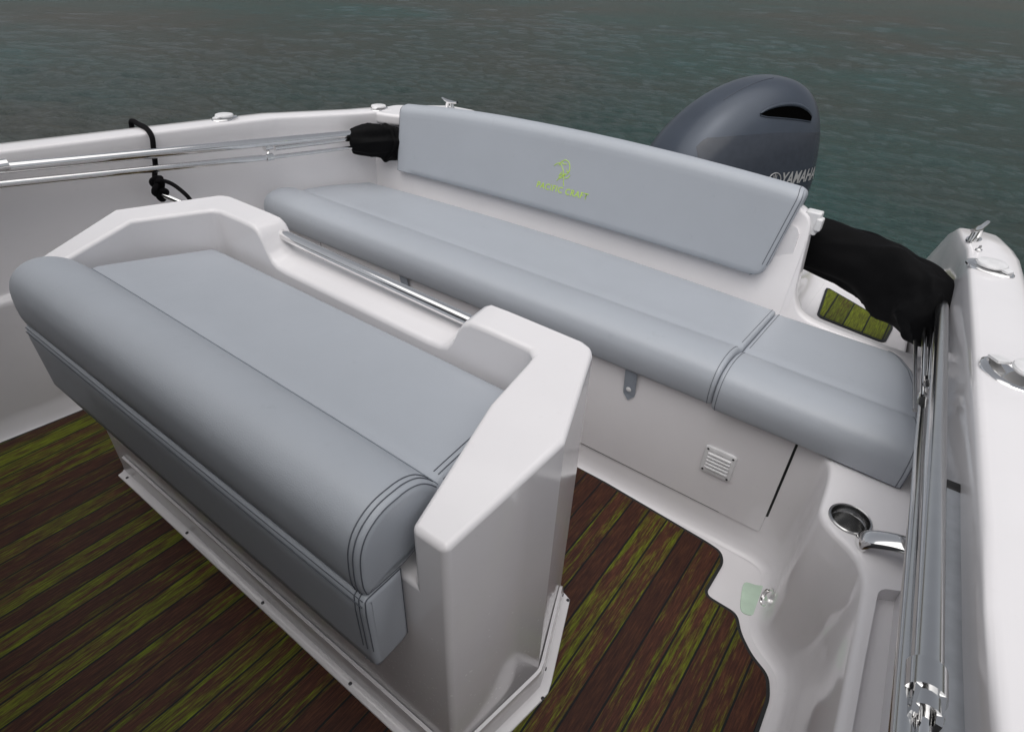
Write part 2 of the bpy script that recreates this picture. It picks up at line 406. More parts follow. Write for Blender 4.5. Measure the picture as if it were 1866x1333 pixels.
# ---- hull sides (inner wall, gunwale cap, outer skin) lofted along the boat
L_T = [(-1.6, -2.60, .97), (-.4, -2.56, .95), (.59, -2.435, .92), (1.04, -2.425, .90), (1.575, -2.415, .875), (1.97, -2.32, .85), (2.12, -2.27, .848),
       (2.25, -2.25, .80), (2.45, -2.24, .70), (2.60, -2.22, .64), (2.8, -2.2, .60), (3.05, -2.19, .50)]
R_T = [(-1.6, .30, .97), (-.4, .27, .95), (.2, .240, .93), (.491, .224, .92), (.65, .210, .915), (1.204, .168, .90), (1.47, .155, .88), (2.07, .112, .855), (2.25, .075, .85),
       (2.38, .062, .79), (2.6, .038, .62), (2.85, .03, .50), (3.05, .03, .44)]
LF = [(-1.6, -2.40), (.2, -2.35), (.447, -2.326), (1.4, -2.31), (2.1, -2.22), (3.05, -2.16)]
def side(tab, sgn, name):
    ys = sorted(set([t_[0] for t_ in tab] + [-1.6 + .15 * i for i in range(32) if -1.6 + .15 * i < 3.05]))
    bm = bmesh.new(); secs = []
    for y in ys:
        xi = lerp_tab(tab, y, 1); zt = lerp_tab(tab, y, 2); wd = .125 if sgn < 0 else .135
        if y > 2.2: wd = .125 - (y - 2.2) * .06
        o = sgn    # outward direction
        if sgn < 0:
            xf = lerp_tab(LF, y, 1)
            xm = min(xf - .02, cl(xf, xi, .35)); xm2 = cl(xm, xi, .18) - .012
            p = [(xf + .002, .0008), (xf - .006, .006), (xf - .014, .028), (xf - .028, .05), (xf - .034, .08),
                 (xm, .455), (xm - .002, .468), (xm - .012, .478), (xm2 - .004, .486), (xm2 - .008, .50)]
        else:
            xb = xi + .05
            p = [(xb, .02), (xb, .05), (xb, .08), (xb, .12), (xb, .2), (xb, .46), (xb, .47), (xb - .0, .48), (xb - .002, .49), (xb - .004, .51)]
        zs = zt
        if zs < .72: p = [(a, b * (zs - .18) / .54) for a, b in p]
        p += [(xi + o * .012, zs - .16), (xi + o * .004, zs - .05), (xi + o * .0015, zs - .013), (xi + o * .0035, zs - .006), (xi + o * .0075, zs - .0018), (xi + o * .015, zs),
              (xi + o * wd * .5, zs + .003), (xi + o * (wd - .022), zs), (xi + o * (wd - .008), zs - .006), (xi + o * wd, zs - .022), (xi + o * wd, zs - .07),
              (xi + o * (wd - .012), zs - .085), (xi + o * (wd - .02), zs - .3), (xi + o * (wd - .11), -.75)]
        secs.append([(a, y, min(b, zs + .003) if True else b) for a, b in p])
    loft(bm, secs, closed=False, cap=False)
    return obj(name, bm, M['gel'], boat, angle=50)
side(L_T, -1, 'gunwale'); side(R_T, 1, 'gunwale')

# ---- bench box and side shelf: stacked offset rings give the coved foot and rounded top edge
ZB = .47
fr = [(-2.36, 1.42), (-1.2, 1.424), (-.06, 1.42), (-.02, 1.408), (.010, 1.385), (.024, 1.345), (.030, 1.29), (.033, 1.235), (.038, 1.195), (.055, 1.163), (.085, 1.138), (.120, 1.115),
      (.143, 1.087), (.156, 1.05), (.162, 1.0), (.170, .86), (.178, .71), (.195, .3), (.21, -1.55)]
back = [(.3, -1.55), (.3, 2.02), (-2.36, 2.02)]
def bench_ring(d, z, dx=0):
    f2 = [Vector(p) for p in fr]
    q = off2(f2, d, closed=False)
    return [(p.x, p.y, z) for p in q] + [(bx, by, z) for bx, by in back]
def smooth_fr():
    global fr
    head = fr[:2]; tail = [tuple(p) for p in [(*q, 0) for q in fr[2:]]]
    cc = catmull(tail, 3)
    fr = head + [(p.x, p.y) for p in cc]
smooth_fr()
bm = bmesh.new()
lv = [(.034, .0008), (.020, .006), (.008, .022), (.001, .05), (-.002, .09), (-.003, .25), (-.004, ZB - .016), (-.0065, ZB - .006), (-.011, ZB - .0015), (-.018, ZB)]
secs = [bench_ring(d, z) for d, z in lv]
loft(bm, secs)
bench = obj('bench_box', bm, M['gel'], boat, angle=60)

def cut(o, bmc):
    me = bpy.data.meshes.new('cut'); bmesh.ops.recalc_face_normals(bmc, faces=bmc.faces[:]); bmc.to_mesh(me); bmc.free()
    c = bpy.data.objects.new('cut', me); COL.objects.link(c); c.parent = o.parent
    md = o.modifiers.new('b', 'BOOLEAN'); md.operation = 'DIFFERENCE'; md.object = c; md.solver = 'EXACT'
    bpy.context.view_layer.update(); dg = bpy.context.evaluated_depsgraph_get(); m2 = bpy.data.meshes.new_from_object(o.evaluated_get(dg))
    o.modifiers.clear(); o.data = m2; bpy.data.objects.remove(c)
    for p in m2.polygons: p.use_smooth = True
    m2.set_sharp_from_angle(angle=R(50))
cc_ = at_z(1549, 946, ZB)
bm = bmesh.new(); lathe(bm, [(.0415, -.08), (.0415, .05)], cc_, n=48); cut(bench, bm)
# storage pocket between the low rim and the hull side
rim = [p for p in fr if p[1] < 1.03]
pk = curve_corner([(.255, 1.09), (.190, 1.055), (.198, .86), (.206, .71), (.226, .3), (.24, -1.4), (.29, -1.4), (.29, 1.06)], .02, 4)
bm = bmesh.new(); prism(bm, pk, .435, .60); cut(bench, bm)
# ---- locker door with its shadow gap
def door_rect(bm, x0, x1, z0, z1, y0, y1, r=.012):
    pts = curve_corner([(x0, z0), (x1, z0), (x1, z1), (x0, z1)], r, 4)
    loft(bm, [[(p.x, y0, p.y) for p in pts], [(p.x, y1, p.y) for p in pts]])
bm = bmesh.new(); door_rect(bm, -2.02, -.062, .094, .475, 1.4225, 1.4285, .014); obj('door_gap', bm, M['caulk'], boat, smooth=False)
bm = bmesh.new(); door_rect(bm, -2.014, -.0685, .098, .472, 1.4192, 1.430, .013)
door = obj('locker_door', bm, M['gel'], boat, bevel=.002, segs=2)

# air vent on the door
bm = bmesh.new()
vc = (-.239, .281); vw, vh = .047, .050
pts = curve_corner([(vc[0] - vw, vc[1] - vh), (vc[0] + vw, vc[1] - vh), (vc[0] + vw, vc[1] + vh), (vc[0] - vw, vc[1] + vh)], .012, 4)
inn = curve_corner([(vc[0] - vw * .72, vc[1] - vh * .68), (vc[0] + vw * .72, vc[1] - vh * .68), (vc[0] + vw * .72, vc[1] + vh * .68), (vc[0] - vw * .72, vc[1] + vh * .68)], .005, 4)
loft(bm, [[(p.x, 1.4185, p.y) for p in pts], [(p.x, 1.4125, p.y) for p in off2(pts, -.0015)], [(p.x, 1.4115, p.y) for p in off2(pts, -.004)],
          [(p.x, 1.4115, p.y) for p in inn], [(p.x, 1.4170, p.y) for p in inn]])
for k in range(5):
    z = vc[1] - vh * .52 + k * vh * 1.04 / 4
    s = [(1.4160, z + .0055), (1.4085, z + .0005), (1.4080, z - .0035), (1.4098, z - .0035), (1.4160, z + .002)]
    loft(bm, [[(vc[0] - vw * .72, a, b) for a, b in s], [(vc[0] + vw * .72, a, b) for a, b in s]])
vent = obj('air_vent', bm, M['plastic'], boat, angle=40)
bm = bmesh.new(); box(bm, vc[0] - vw * .74, vc[0] + vw * .74, 1.4168, 1.4186, vc[1] - vh * .7, vc[1] + vh * .7); obj('vent_shadow_plate', bm, M['screw'], vent, smooth=False)  # dark plate paints in the shadow between the slats
for sx_ in (-1, 1):
    for sz in (-1, 1):
        bm = bmesh.new(); lathe(bm, [(.0035, 0), (.0033, .0012), (.001, .0016)], (vc[0] + sx_ * vw * .80, 1.4116, vc[1] + sz * vh * .80), (0, -1, 0), 10)
        obj('screw', bm, M['screw'], vent)

# ---- transom wall (seat back) with its right end sweeping down into the low lip
def camber(x): return .042 * max(-.3, 1 - ((x + 1.2) / .95) ** 2)
top = [(-2.36, .70), (-2.15, .70), (-2.10, .70), (-2.075, .72), (-2.065, .75), (-2.055, .80), (-2.03, .845), (-1.98, .86), (-1.2, .87), (-.45, .862), (-.37, .855), (-.330, .84), (-.312, .82), (-.300, .78), (-.290, .70), (-.283, .64),
       (-.276, .59), (-.262, .555), (-.240, .530), (-.205, .515), (-.15, .508), (-.05, .503), (.14, .50)]
tp = catmull([(a, b, 0) for a, b in top], 5)
bm = bmesh.new(); secs = []
for p in tp:
    x, zt = p.x, p.y
    yc = 2.005 + camber(x) * (1 if x < -.3 else .6); lean = (zt - .47) * .16; th = .055 if x < -.25 else .045
    r = .012
    secs.append([(x, yc - .03, .44), (x, yc - .01, .462), (x, yc, .485), (x, yc + lean, zt - r), (x, yc + lean + r * .3, zt - r * .3), (x, yc + lean + r, zt),
                 (x, yc + lean + th - r, zt), (x, yc + lean + th - r * .3, zt - r * .3), (x, yc + lean + th, zt - r), (x, yc + lean + th + .01, .30)])
loft(bm, secs)
obj('transom_wall', bm, M['gel'], boat, angle=50)

# ---- stern: boarding step well, transom block, quarter deck
bm = bmesh.new()
ZS = .38
prism(bm, [(-.40, 2.05), (.12, 2.05), (.06, 3.05), (-.40, 3.05)], -.5, ZS)
obj('boarding_step', bm, M['gel'], boat, bevel=.02)
bm = bmesh.new()   # swept moulded cheek between transom wall and step
ck = [(-.325, 2.05, .80), (-.305, 2.15, .70), (-.315, 2.25, .58), (-.32, 2.4, .50), (-.32, 2.7, .44), (-.32, 3.0, .42)]
secs = []
for x, y, z in catmull(ck, 5):
    secs.append([(x - .1, y, .2), (x - .1, y, z), (x - .03, y, z), (x - .012, y, z - .006), (x - .003, y, z - .02), (x + .004, y, cl(z, ZS, .5)), (x + .012, y, ZS + .03), (x + .03, y, ZS + .008), (x + .055, y, ZS + .001), (x + .055, y, .2)])
loft(bm, secs)
obj('step_cheek', bm, M['gel'], boat, angle=50)
bm = bmesh.new(); prism(bm, [(-1.95, 2.09), (-.415, 2.09), (-.415, 2.36), (-1.95, 2.36)], -.5, .60); obj('transom_block', bm, M['gel'], boat, bevel=.02)
bm = bmesh.new(); prism(bm, [(-2.30, 2.09), (-1.955, 2.09), (-1.955, 3.05), (-2.30, 3.05)], -.5, .55); obj('stern_deck', bm, M['gel'], boat, bevel=.02)
qd = [(-2.36, 2.03), (-2.25, 2.045), (-2.12, 2.09), (-1.99, 2.14), (-1.945, 2.26), (-1.945, 2.37), (-2.0, 2.425), (-2.16, 2.415), (-2.36, 2.22)]
bm = bmesh.new(); prism(bm, [tuple(p) for p in curve_corner(qd, .03, 4)], .795, .846); obj('quarter_deck', bm, M['gel'], boat, bevel=.014)
# teak pad on the step
pad = curve_corner([tuple(at_z(1487, 577, ZS).xy), tuple(at_z(1612, 627, ZS).xy), tuple(at_z(1627, 600, ZS).xy + Vector((0, .02))), tuple(at_z(1505, 524, ZS).xy)], .03, 5)
pp = [Vector(p) for p in pad]
ar = sum(a.x * b.y - b.x * a.y for a, b in zip(pp, pp[1:] + pp[:1]))
if ar < 0: pp.reverse()
bm = bmesh.new(); prism(bm, pp, ZS + .0005, ZS + .006); tp_ = obj('teak_pad', bm, M['caulk'], boat, smooth=False)
bm = bmesh.new(); prism(bm, off2(pp, -.009), ZS + .002, ZS + .0072); obj('teak_inlay', bm, M['teakpad'], tp_, smooth=False)
pad2 = [(-.30, 2.80), (-.02, 2.80), (-.02, 3.0), (-.30, 3.0)]
bm = bmesh.new(); prism(bm, curve_corner(pad2, .03, 4), ZS + .0005, ZS + .006); obj('teak_pad', bm, M['teakpad'], boat, smooth=False)

# ---- cup holder
bm = bmesh.new()
r = .041
lathe(bm, [(r * 1.13, .0005), (r * 1.12, .004), (r * 1.06, .006), (r * 1.0, .005), (r * .97, .0), (r * .95, -.012), (r * .88, -.015), (r * .86, -.060), (r * .82, -.066), (r * .45, -.066), (r * .42, -.064), (r * .02, -.064)], cc_, n=48, cap=False)
cupo = obj('cup_holder', bm, M['dsteel'], boat, angle=40)
# ---- grab handle (flat oval steel loop on the shelf edge)
bm = bmesh.new()
ha = at_z(1584, 974, ZB + .035); hb = at_z(1700, 1015, ZB + .05)
hp = catmull([ha + Vector((-.006, .0, -.034)), ha + Vector((-.002, 0, -.020)), ha + Vector((.012, .001, -.006)), cl(ha, hb, .5) + Vector((0, 0, .006)), hb + Vector((-.01, 0, .0)), hb + Vector((0.01, 0, -.04))], 6)
secs = []
for i, p in enumerate(hp):
    t_ = (hp[min(i + 1, len(hp) - 1)] - hp[max(i - 1, 0)]).normalized(); s_ = Vector((-.35, .93, 0)); s_ = (s_ - t_ * s_.dot(t_)).normalized(); n_ = t_.cross(s_)
    secs.append([p + s_ * .024 * math.cos(a) + n_ * .011 * math.sin(a) for a in [2 * math.pi * k / 16 for k in range(16)]])
loft(bm, secs); obj('grab_handle', bm, M['steel'], boat)
# ---- scupper with green moulding on the white step
dc = at_z(1378, 1090, .01)
sp_ = catmull([(*at_z(*q, .01).xy, 0) for q in ((1358, 1058), (1378, 1062), (1396, 1067), (1390, 1090), (1379, 1114), (1362, 1116), (1351, 1106), (1352, 1080))], 4, closed=True)
bm = bmesh.new(); prism(bm, [(p.x, p.y) for p in sp_], .0005, .0035)
sc = obj('floor_scupper', bm, M['drain'], boat, bevel=.001, segs=1)
bm = bmesh.new(); lathe(bm, [(.030, 0), (.031, .003), (.027, .006), (.024, .005), (.022, -.002), (.001, -.003)], (dc.x + .026, dc.y + .008, .028), (-.85, -.25, .45), 32)
obj('scupper_ring', bm, M['steel'], sc)

# ---- side storage track on the right gunwale wall
bm = bmesh.new()
secs = []
for y in [(.1 + .05 * i) for i in range(17)] + [.955]:
    x = lerp_tab(R_T, y, 1) + .006; z = lerp_tab(R_T, y, 2) - .075
    secs.append([(x + .0, y, z - .03), (x - .022, y, z - .03), (x - .024, y, z - .026), (x - .024, y, z + .0), (x - .020, y, z + .003), (x, y, z + .003)])
loft(bm, secs); trk = obj('side_track', bm, M['alu'], boat, angle=40)
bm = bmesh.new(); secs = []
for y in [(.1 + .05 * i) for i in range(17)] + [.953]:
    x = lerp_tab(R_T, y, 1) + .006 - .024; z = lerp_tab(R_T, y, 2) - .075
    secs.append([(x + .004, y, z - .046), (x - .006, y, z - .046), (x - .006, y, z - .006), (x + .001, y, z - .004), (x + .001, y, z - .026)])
loft(bm, secs); obj('shadow_strip', bm, M['black'], trk, angle=40)  # black strip drawn for the under-hang shadow beside the track
bm = bmesh.new(); y = .958; x = lerp_tab(R_T, y, 1) + .006; z = lerp_tab(R_T, y, 2) - .075
box(bm, x - .026, x + .004, .950, .972, z - .033, z + .005); obj('end_cap', bm, M['black'], trk, bevel=.003)

# ---- rod holders
def rod_holder(c, ang, capped, capoff=(0, 0, 0)):
    n = Vector((0, 0, 1)); u = Vector((math.cos(ang), math.sin(ang), 0)); s = Vector((-u.y, u.x, 0))
    bm = bmesh.new()
    def ell(a, b, z): return [c + u * a * math.cos(t) + s * b * math.sin(t) + n * z for t in [2 * math.pi * k / 32 for k in range(32)]]
    loft(bm, [ell(.060, .038, -.002), ell(.060, .038, .003), ell(.056, .034, .0065), ell(.046, .027, .0075), ell(.042, .023, .0040), ell(.030, .016, .0032), ell(.004, .002, .003)])
    o = obj('rod_holder', bm, M['steel'], boat)
    bm = bmesh.new()
    tilt = R(8); off = Vector(capoff)
    cc2 = c + off + n * (.010 if capped else .012)
    def disc(rr, z): return [cc2 + u * rr * math.cos(t) + s * rr * math.sin(t) + n * z for t in [2 * math.pi * k / 28 for k in range(28)]]
    loft(bm, [disc(.030, 0), disc(.034, .001), disc(.036, .005), disc(.034, .009), disc(.026, .011), disc(.004, .0115)])
    tb = [c - u * .05 + n * .008 + s * .012, c - u * .02 + n * .012 + s * .012, c - u * .02 + n * .012 - s * .012, c - u * .05 + n * .008 - s * .012]
    loft(bm, [tb, [p + n * .005 for p in tb]])
    obj('cap', bm, M['plastic'], o)
    return o
def gz(tab, y): return lerp_tab(tab, y, 2) + .002
def on_gun(px, py, tab):
    z = .9
    for _ in range(6):
        p = at_z(px, py, z); z = gz(tab, p.y)
    return at_z(px, py, z)
rod_holder(on_gun(410, 217, L_T), R(100), True); rod_holder(on_gun(690, 197, L_T) - Vector((0, 0, .006)), R(110), True)
rod_holder(on_gun(1803, 490, R_T), R(150), True); rod_holder(on_gun(1836, 684, R_T), R(-58), False, (.034, .014, .002))
def cleat(c, ang):
    u = Vector((math.cos(ang), math.sin(ang), 0)); s = Vector((-u.y, u.x, 0)); n = Vector((0, 0, 1))
    bm = bmesh.new()
    secs = []
    for k in range(13):
        q = -1 + k / 6; rr = .0085 * (1 - .45 * abs(q)); p = c + u * q * .060 + n * (.038 - .007 * (1 - q * q) + .004)
        secs.append([p + s * rr * 1.25 * math.cos(t) + n * rr * math.sin(t) for t in [2 * math.pi * j / 12 for j in range(12)]])
    loft(bm, secs)
    for q in (-.35, .35):
        tube(bm, [c + u * q * .075 - n * .002, c + u * q * .06 + n * .02, c + u * q * .045 + n * .034], .009, 12)
    loft(bm, [[c + u * .034 * math.cos(t) + s * .018 * math.sin(t) + n * z for t in [2 * math.pi * j / 20 for j in range(20)]] for z in (-.001, .004)])
    return obj('cleat', bm, M['steel'], boat)
cleat(Vector((-2.095, 2.335, .847)), R(-12))
cr = on_gun(1774, 437, R_T); cleat(cr + Vector((0, 0, .0)), R(75))
bm = bmesh.new(); c0 = on_gun(1783, 456, R_T); lathe(bm, [(.009, 0), (.009, .003), (.004, .006), (.003, .014), (.001, .015)], c0, n=12); obj('deck_fitting', bm, M['steel'], boat)
# hinge bracket at the end of the transom arm
bm = bmesh.new(); c0 = at_y(1481, 402, 2.09)
box(bm, c0.x - .028, c0.x + .022, c0.y - .01, c0.y + .03, c0.z - .045, c0.z + .03)
box(bm, c0.x + .012, c0.x + .032, c0.y - .016, c0.y + .02, c0.z - .028, c0.z + .014)
obj('hinge_bracket', bm, M['plastic'], boat, bevel=.006)

# ---- unseen console and roof added behind the camera to shade the forward cockpit
bm = bmesh.new(); box(bm, -2.28, .02, -1.1, -.26, .0, 1.42); obj('shade_console', bm, M['darkpaint'], boat, bevel=.05)
bm = bmesh.new(); box(bm, -2.40, .20, -2.4, -.22, 1.98, 2.05)
for x in (-2.3, .10): box(bm, x - .03, x + .03, -.70, -.64, .9, 1.98)
obj('shade_hardtop', bm, M['darkpaint'], boat, bevel=.015)
fix_parent(boat)

# ================================================================== SEAT POD
pod = empty('seat_pod', (-1.165, .68, 0), 'white moulded seat pod with tapered side arms, screwed down in mid cockpit', 'seat pod')
# outer ring / inner ring columns, z of rim
O = [(-.405, .42, .750), (-.36, .676, .820), (-.461, .942, .820), (-.475, .962, .820), (-.50, .972, .820), (-.70, .975, .820), (-.752, .976, .818),
     (-.770, .976, .808), (-.782, .976, .785), (-.795, .976, .760), (-.808, .976, .745), (-.83, .976, .738), (-.87, .978, .738), (-1.44, .981, .738), (-1.485, .981, .738), (-1.508, .981, .745), (-1.523, .982, .760), (-1.535, .982, .785),
     (-1.548, .982, .808), (-1.567, .982, .818), (-1.62, .982, .820), (-1.83, .982, .820), (-1.855, .975, .820), (-1.87, .958, .820), (-1.97, .69, .820), (-1.925, .42, .750)]
I = [(-.478, .42, .750), (-.523, .676, .820), (-.546, .82, .820), (-.553, .855, .820), (-.575, .872, .820), (-.69, .875, .820), (-.738, .875, .818),
     (-.758, .875, .808), (-.775, .875, .785), (-.79, .875, .750), (-.808, .875, .727), (-.835, .875, .717), (-.875, .875, .714), (-1.44, .882, .714), (-1.485, .883, .717), (-1.508, .884, .728), (-1.523, .885, .75), (-1.538, .885, .785),
     (-1.555, .885, .808), (-1.575, .885, .818), (-1.62, .885, .820), (-1.735, .885, .820), (-1.76, .876, .820), (-1.772, .855, .820), (-1.848, .676, .820), (-1.842, .42, .750)]
bm = bmesh.new()
ob_ = [bm.verts.new((x, y, 0.0)) for x, y, z in O]; ot = [bm.verts.new(p) for p in O]
it = [bm.verts.new(p) for p in I]; ib = [bm.verts.new((x, y - (.006 if 0 < i < len(I) - 1 and y > .8 else 0), .60)) for i, (x, y, z) in enumerate(I)]
n = len(O)
for i in range(n - 1):
    bm.faces.new((ob_[i], ot[i], ot[i + 1], ob_[i + 1])); bm.faces.new((ot[i], it[i], it[i + 1], ot[i + 1])); bm.faces.new((it[i], ib[i], ib[i + 1], it[i + 1]))
bm.faces.new(ib[::-1]); bm.faces.new([ob_[0], ot[0], it[0], ib[0], ib[-1], it[-1], ot[-1], ob_[-1]]); bm.faces.new(ob_)
obj('pod_shell', bm, M['gelpod'], pod, bevel=.012, segs=4)
# grab rail across the notch
bm = bmesh.new(); tube(bm, [at_y(497, 419, .958), at_y(860, 587, .952)], .0160, 28)
obj('grab_rail', bm, M['steel'], pod)
# base flange: L section with rounded upstand
def flange(path, hts, name):
    P = [Vector(p) for p in path]
    q1 = off2(P, .0015, closed=False); q2 = off2(P, .034, closed=False); q3 = off2(P, .0110, closed=False); q4 = off2(P, .017, closed=False)
    bm = bmesh.new(); secs = []
    for i in range(len(P)):
        h = hts[i]; k = min(1, h / .02)
        secs.append([(q1[i].x, q1[i].y, .0055), (cl(q1[i], q2[i], k).x, cl(q1[i], q2[i], k).y, .0055), (cl(q1[i], q2[i], k * .97).x, cl(q1[i], q2[i], k * .97).y, .0095), (q4[i].x, q4[i].y, .0100),
                     (q3[i].x, q3[i].y, .0155), (q3[i].x - (q3[i].x - q1[i].x) * .2, q3[i].y - (q3[i].y - q1[i].y) * .2, max(.012, h)), (q1[i].x, q1[i].y, max(.014, h + .001))])
    loft(bm, secs)
    return obj(name, bm, M['gel'], pod, angle=45)
fp = [(-1.872, .4195), (-1.868, .4195), (-1.86, .4195), (-1.845, .4195), (-1.2, .4195), (-.408, .4195), (-.402, .424), (-.398, .445), (-.362, .66), (-.3605, .676), (-.366, .695), (-.42, .835), (-.445, .90), (-.452, .918), (-.457, .93)]
fh = [.006, .045, .074, .086, .088, .088, .088, .088, .088, .088, .088, .088, .082, .062, .01]
fl = flange(fp[:5] + fp[5:], fh, 'base_flange')
for x in (-1.832, -1.464, -1.081, -.724, -.45):
    bm = bmesh.new(); lathe(bm, [(.0048, 0), (.0044, .002), (.002, .0028), (.0005, .002)], (x, .3985, .0097), n=10); obj('screw', bm, M['screw'], fl)
for x, y, z, ax in ((-.424, .925, .0097, (0, 0, 1)), (-.329, .66, .0097, (0, 0, 1)), (-.4285, .895, .066, (1, .35, 0)), (-.3525, .70, .060, (1, .35, 0))):
    bm = bmesh.new(); lathe(bm, [(.0048, 0), (.0044, .002), (.002, .0028), (.0005, .002)], (x, y, z), ax, n=10); obj('screw', bm, M['screw'], fl)
for x in (-1.70, -1.27, -.9):
    bm = bmesh.new(); lathe(bm, [(.0048, 0), (.0044, .002), (.002, .0028), (.0005, .002)], (x, .4135, .04), (0, -1, 0), n=10); obj('screw', bm, M['screw'], fl)
fix_parent(pod)

# ================================================================== CUSHIONS
def clean(poly):
    out = []
    for p in poly:
        if not out or (Vector(p) - Vector(out[-1])).length > 1e-5: out.append(tuple(p))
    return out
def resample(poly, step=.012):
    out = []; N = len(poly)
    for i in range(N):
        a = Vector(poly[i]); b = Vector(poly[(i + 1) % N]); k = max(1, int((b - a).length / step))
        for j in range(k): out.append(a + (b - a) * j / k)
    return out
def area2(p): return sum(p[i][0] * p[(i + 1) % len(p)][1] - p[(i + 1) % len(p)][0] * p[i][1] for i in range(len(p)))
class Cushion:
    """profile poly in (y,z); xl(y,z), xr(y,z) give the ends; yoff(x) bends it in plan; r rounds the ends"""
    def __init__(s, prof, xl, xr, r=.014, yoff=lambda x: 0, zoff=lambda x, y, z: 0, step=.05):
        s.prof = [Vector(p) for p in prof]
        if area2(s.prof) < 0: s.prof.reverse()
        s.xl, s.xr, s.r, s.yoff, s.zoff, s.step = xl, xr, r, yoff, zoff, step
    def pt(s, y, z, x): return Vector((x, y + s.yoff(x), z + s.zoff(x, y, z)))
    def build(s, name, mat, parent):
        bm = bmesh.new(); secs = []
        def sec(d, e, side, t=None):
            q = off2(s.prof, -e); out = []
            for p in q:
                xl = s.xl(p.x, p.y); xr = s.xr(p.x, p.y)
                x = xl + d if side < 0 else xr - d if side > 0 else cl(xl + s.r, xr - s.r, t)
                out.append(s.pt(p.x, p.y, x))
            return out
        steps = [(0, 1), (.12, .52), (.35, .24), (.65, .06), (1, 0)]
        for d, e in steps: secs.append(sec(d * s.r, e * s.r, -1))
        L = s.xr(*s.prof[0]) - s.xl(*s.prof[0]); k = max(2, int(L / s.step))
        for i in range(1, k): secs.append(sec(0, 0, 0, i / k))
        for d, e in steps[::-1]: secs.append(sec(d * s.r, e * s.r, 1))
        loft(bm, secs)
        return obj(name, bm, mat, parent, angle=50)
    def stitch(s, parent, side, inset, i0=0.0, i1=1.0, closed=True, r=.0011, name='seam', mat=None, lift=.0006):
        q = off2(s.prof, lift); N = len(q); pts = []
        rng = range(int(i0 * N), int(i1 * N))
        for i in rng:
            p = q[i % N]; x = s.xl(p.x, p.y) + inset if side < 0 else s.xr(p.x, p.y) - inset
            d = max(0, 1 - inset / s.r); e = s.r * (1 - math.sqrt(max(0, 1 - d * d))) if inset < s.r else 0
            cpt = s.prof[i % N]; v_ = (Vector(cpt) - Vector(q[i % N])).normalized() * e
            pts.append(s.pt(p.x + v_.x, p.y + v_.y, x))
        if len(pts) < 3: return
        bm = bmesh.new(); tube(bm, pts, r, 6); return obj(name, bm, mat or M['seam'], parent)
    def line(s, parent, y, z, x0, x1, r=.0011, name='seam', mat=None):
        bm = bmesh.new(); pts = [s.pt(y, z, cl(x0, x1, i / 30)) for i in range(31)]
        tube(bm, pts, r, 6); return obj(name, bm, mat or M['seam'], parent)

# --- pod seat cushion with bolster roll
pc = empty('seat_cushion', (-1.16, .6, .62), 'grey vinyl seat cushion with a thick rolled front edge on the white seat pod', 'cushion')
roll = catmull([(.522, .742, 0), (.506, .762, 0), (.482, .785, 0), (.450, .802, 0), (.415, .809, 0), (.380, .803, 0), (.350, .782, 0), (.334, .750, 0), (.329, .71, 0), (.329, .675, 0), (.333, .652, 0)], 4)
prof = [(p.x, p.y) for p in roll] + [(.338, .645), (.36, .643), (.47, .643), (.47, .615), (.85, .612), (.856, .63), (.856, .69), (.852, .700), (.842, .706), (.70, .724), (.56, .741), (.540, .743), (.530, .741)]
prof = resample(clean(prof), .014)
def pxl(y, z): return -1.822 if y < .5 else cl(-1.822, -1.765, (y - .5) / .36)
def pxr(y, z): return -.498 if y < .42 else cl(-.498, -.558, (y - .42) / .44)
cu = Cushion(prof, pxl, pxr, .016, zoff=lambda x, y, z: -.004 * (abs(x + 1.16) / .66) ** 6)
cu.build('cushion_body', M['vinyl'], pc)
N = len(cu.prof)
cu.line(pc, .5235, .7425, -1.80, -.515, .0009, mat=M['softseam'])
for ins in (.004, .015, .026):
    cu.stitch(pc, 1, ins, 0, .999, r=.0011)
cu.stitch(pc, -1, .004, 0, .999)
fix_parent(pc)

# --- valance pad hanging below the roll
vp = empty('valance_pad', (-1.16, .37, .44), 'dark shaded grey vinyl pad fixed upright below the seat cushion roll on the pod front', 'cushion')
vprof = resample([(.330, .448), (.334, .442), (.344, .438), (.395, .440), (.412, .446), (.412, .640), (.36, .6405), (.335, .640), (.329, .634), (.327, .60)], .02)
def vxl(y, z): return -1.822
def vxr(y, z): return -.497 + (y - .33) * .0
vu = Cushion(vprof, vxl, vxr, .012)
vu.build('pad_body', M['vinyl'], vp)
for zz in (.634, .622):
    bm = bmesh.new(); tube(bm, [(cl(-1.815, -.505, i / 20), .3268 if zz < .63 else .3300, zz) for i in range(21)], .0012, 6); obj('seam', bm, M['seam'], vp)
for ins in (.004, .016, .027): vu.stitch(vp, 1, ins, 0, .999, r=.0011)
fix_parent(vp)

# --- main bench cushion
bc = empty('bench_cushion', (-1.3, 1.7, ZB), 'long grey vinyl bench cushion with a rolled front along the stern bench', 'cushion')
def bench_prof(y0=0., z0=0., back=1.945, zb=.545):
    rl = catmull([(1.585, .572, 0), (1.562, .588, 0), (1.52, .602, 0), (1.475, .608, 0), (1.435, .604, 0), (1.406, .590, 0), (1.391, .566, 0), (1.386, .54, 0), (1.388, .51, 0), (1.393, .487, 0)], 4)
    p = [(q.x + y0, q.y + z0) for q in rl] + [(1.40 + y0, .480 + z0), (1.415 + y0, .4765 + z0), (1.46 + y0, .476 + z0), (back, .476 + z0), (back + .006, .49), (back + .006, zb - .018), (back + .002, zb - .006), (back - .01, zb), (1.80 + y0, zb + .012 + z0), (1.62 + y0, .574 + z0), (1.60 + y0, .573 + z0)]
    return resample(clean(p), .014)
def bxl(y, z): return lerp_tab([(1.3, -2.335), (1.5, -2.345), (1.75, -2.33), (1.95, -2.27), (2.0, -2.2)], y, 1)
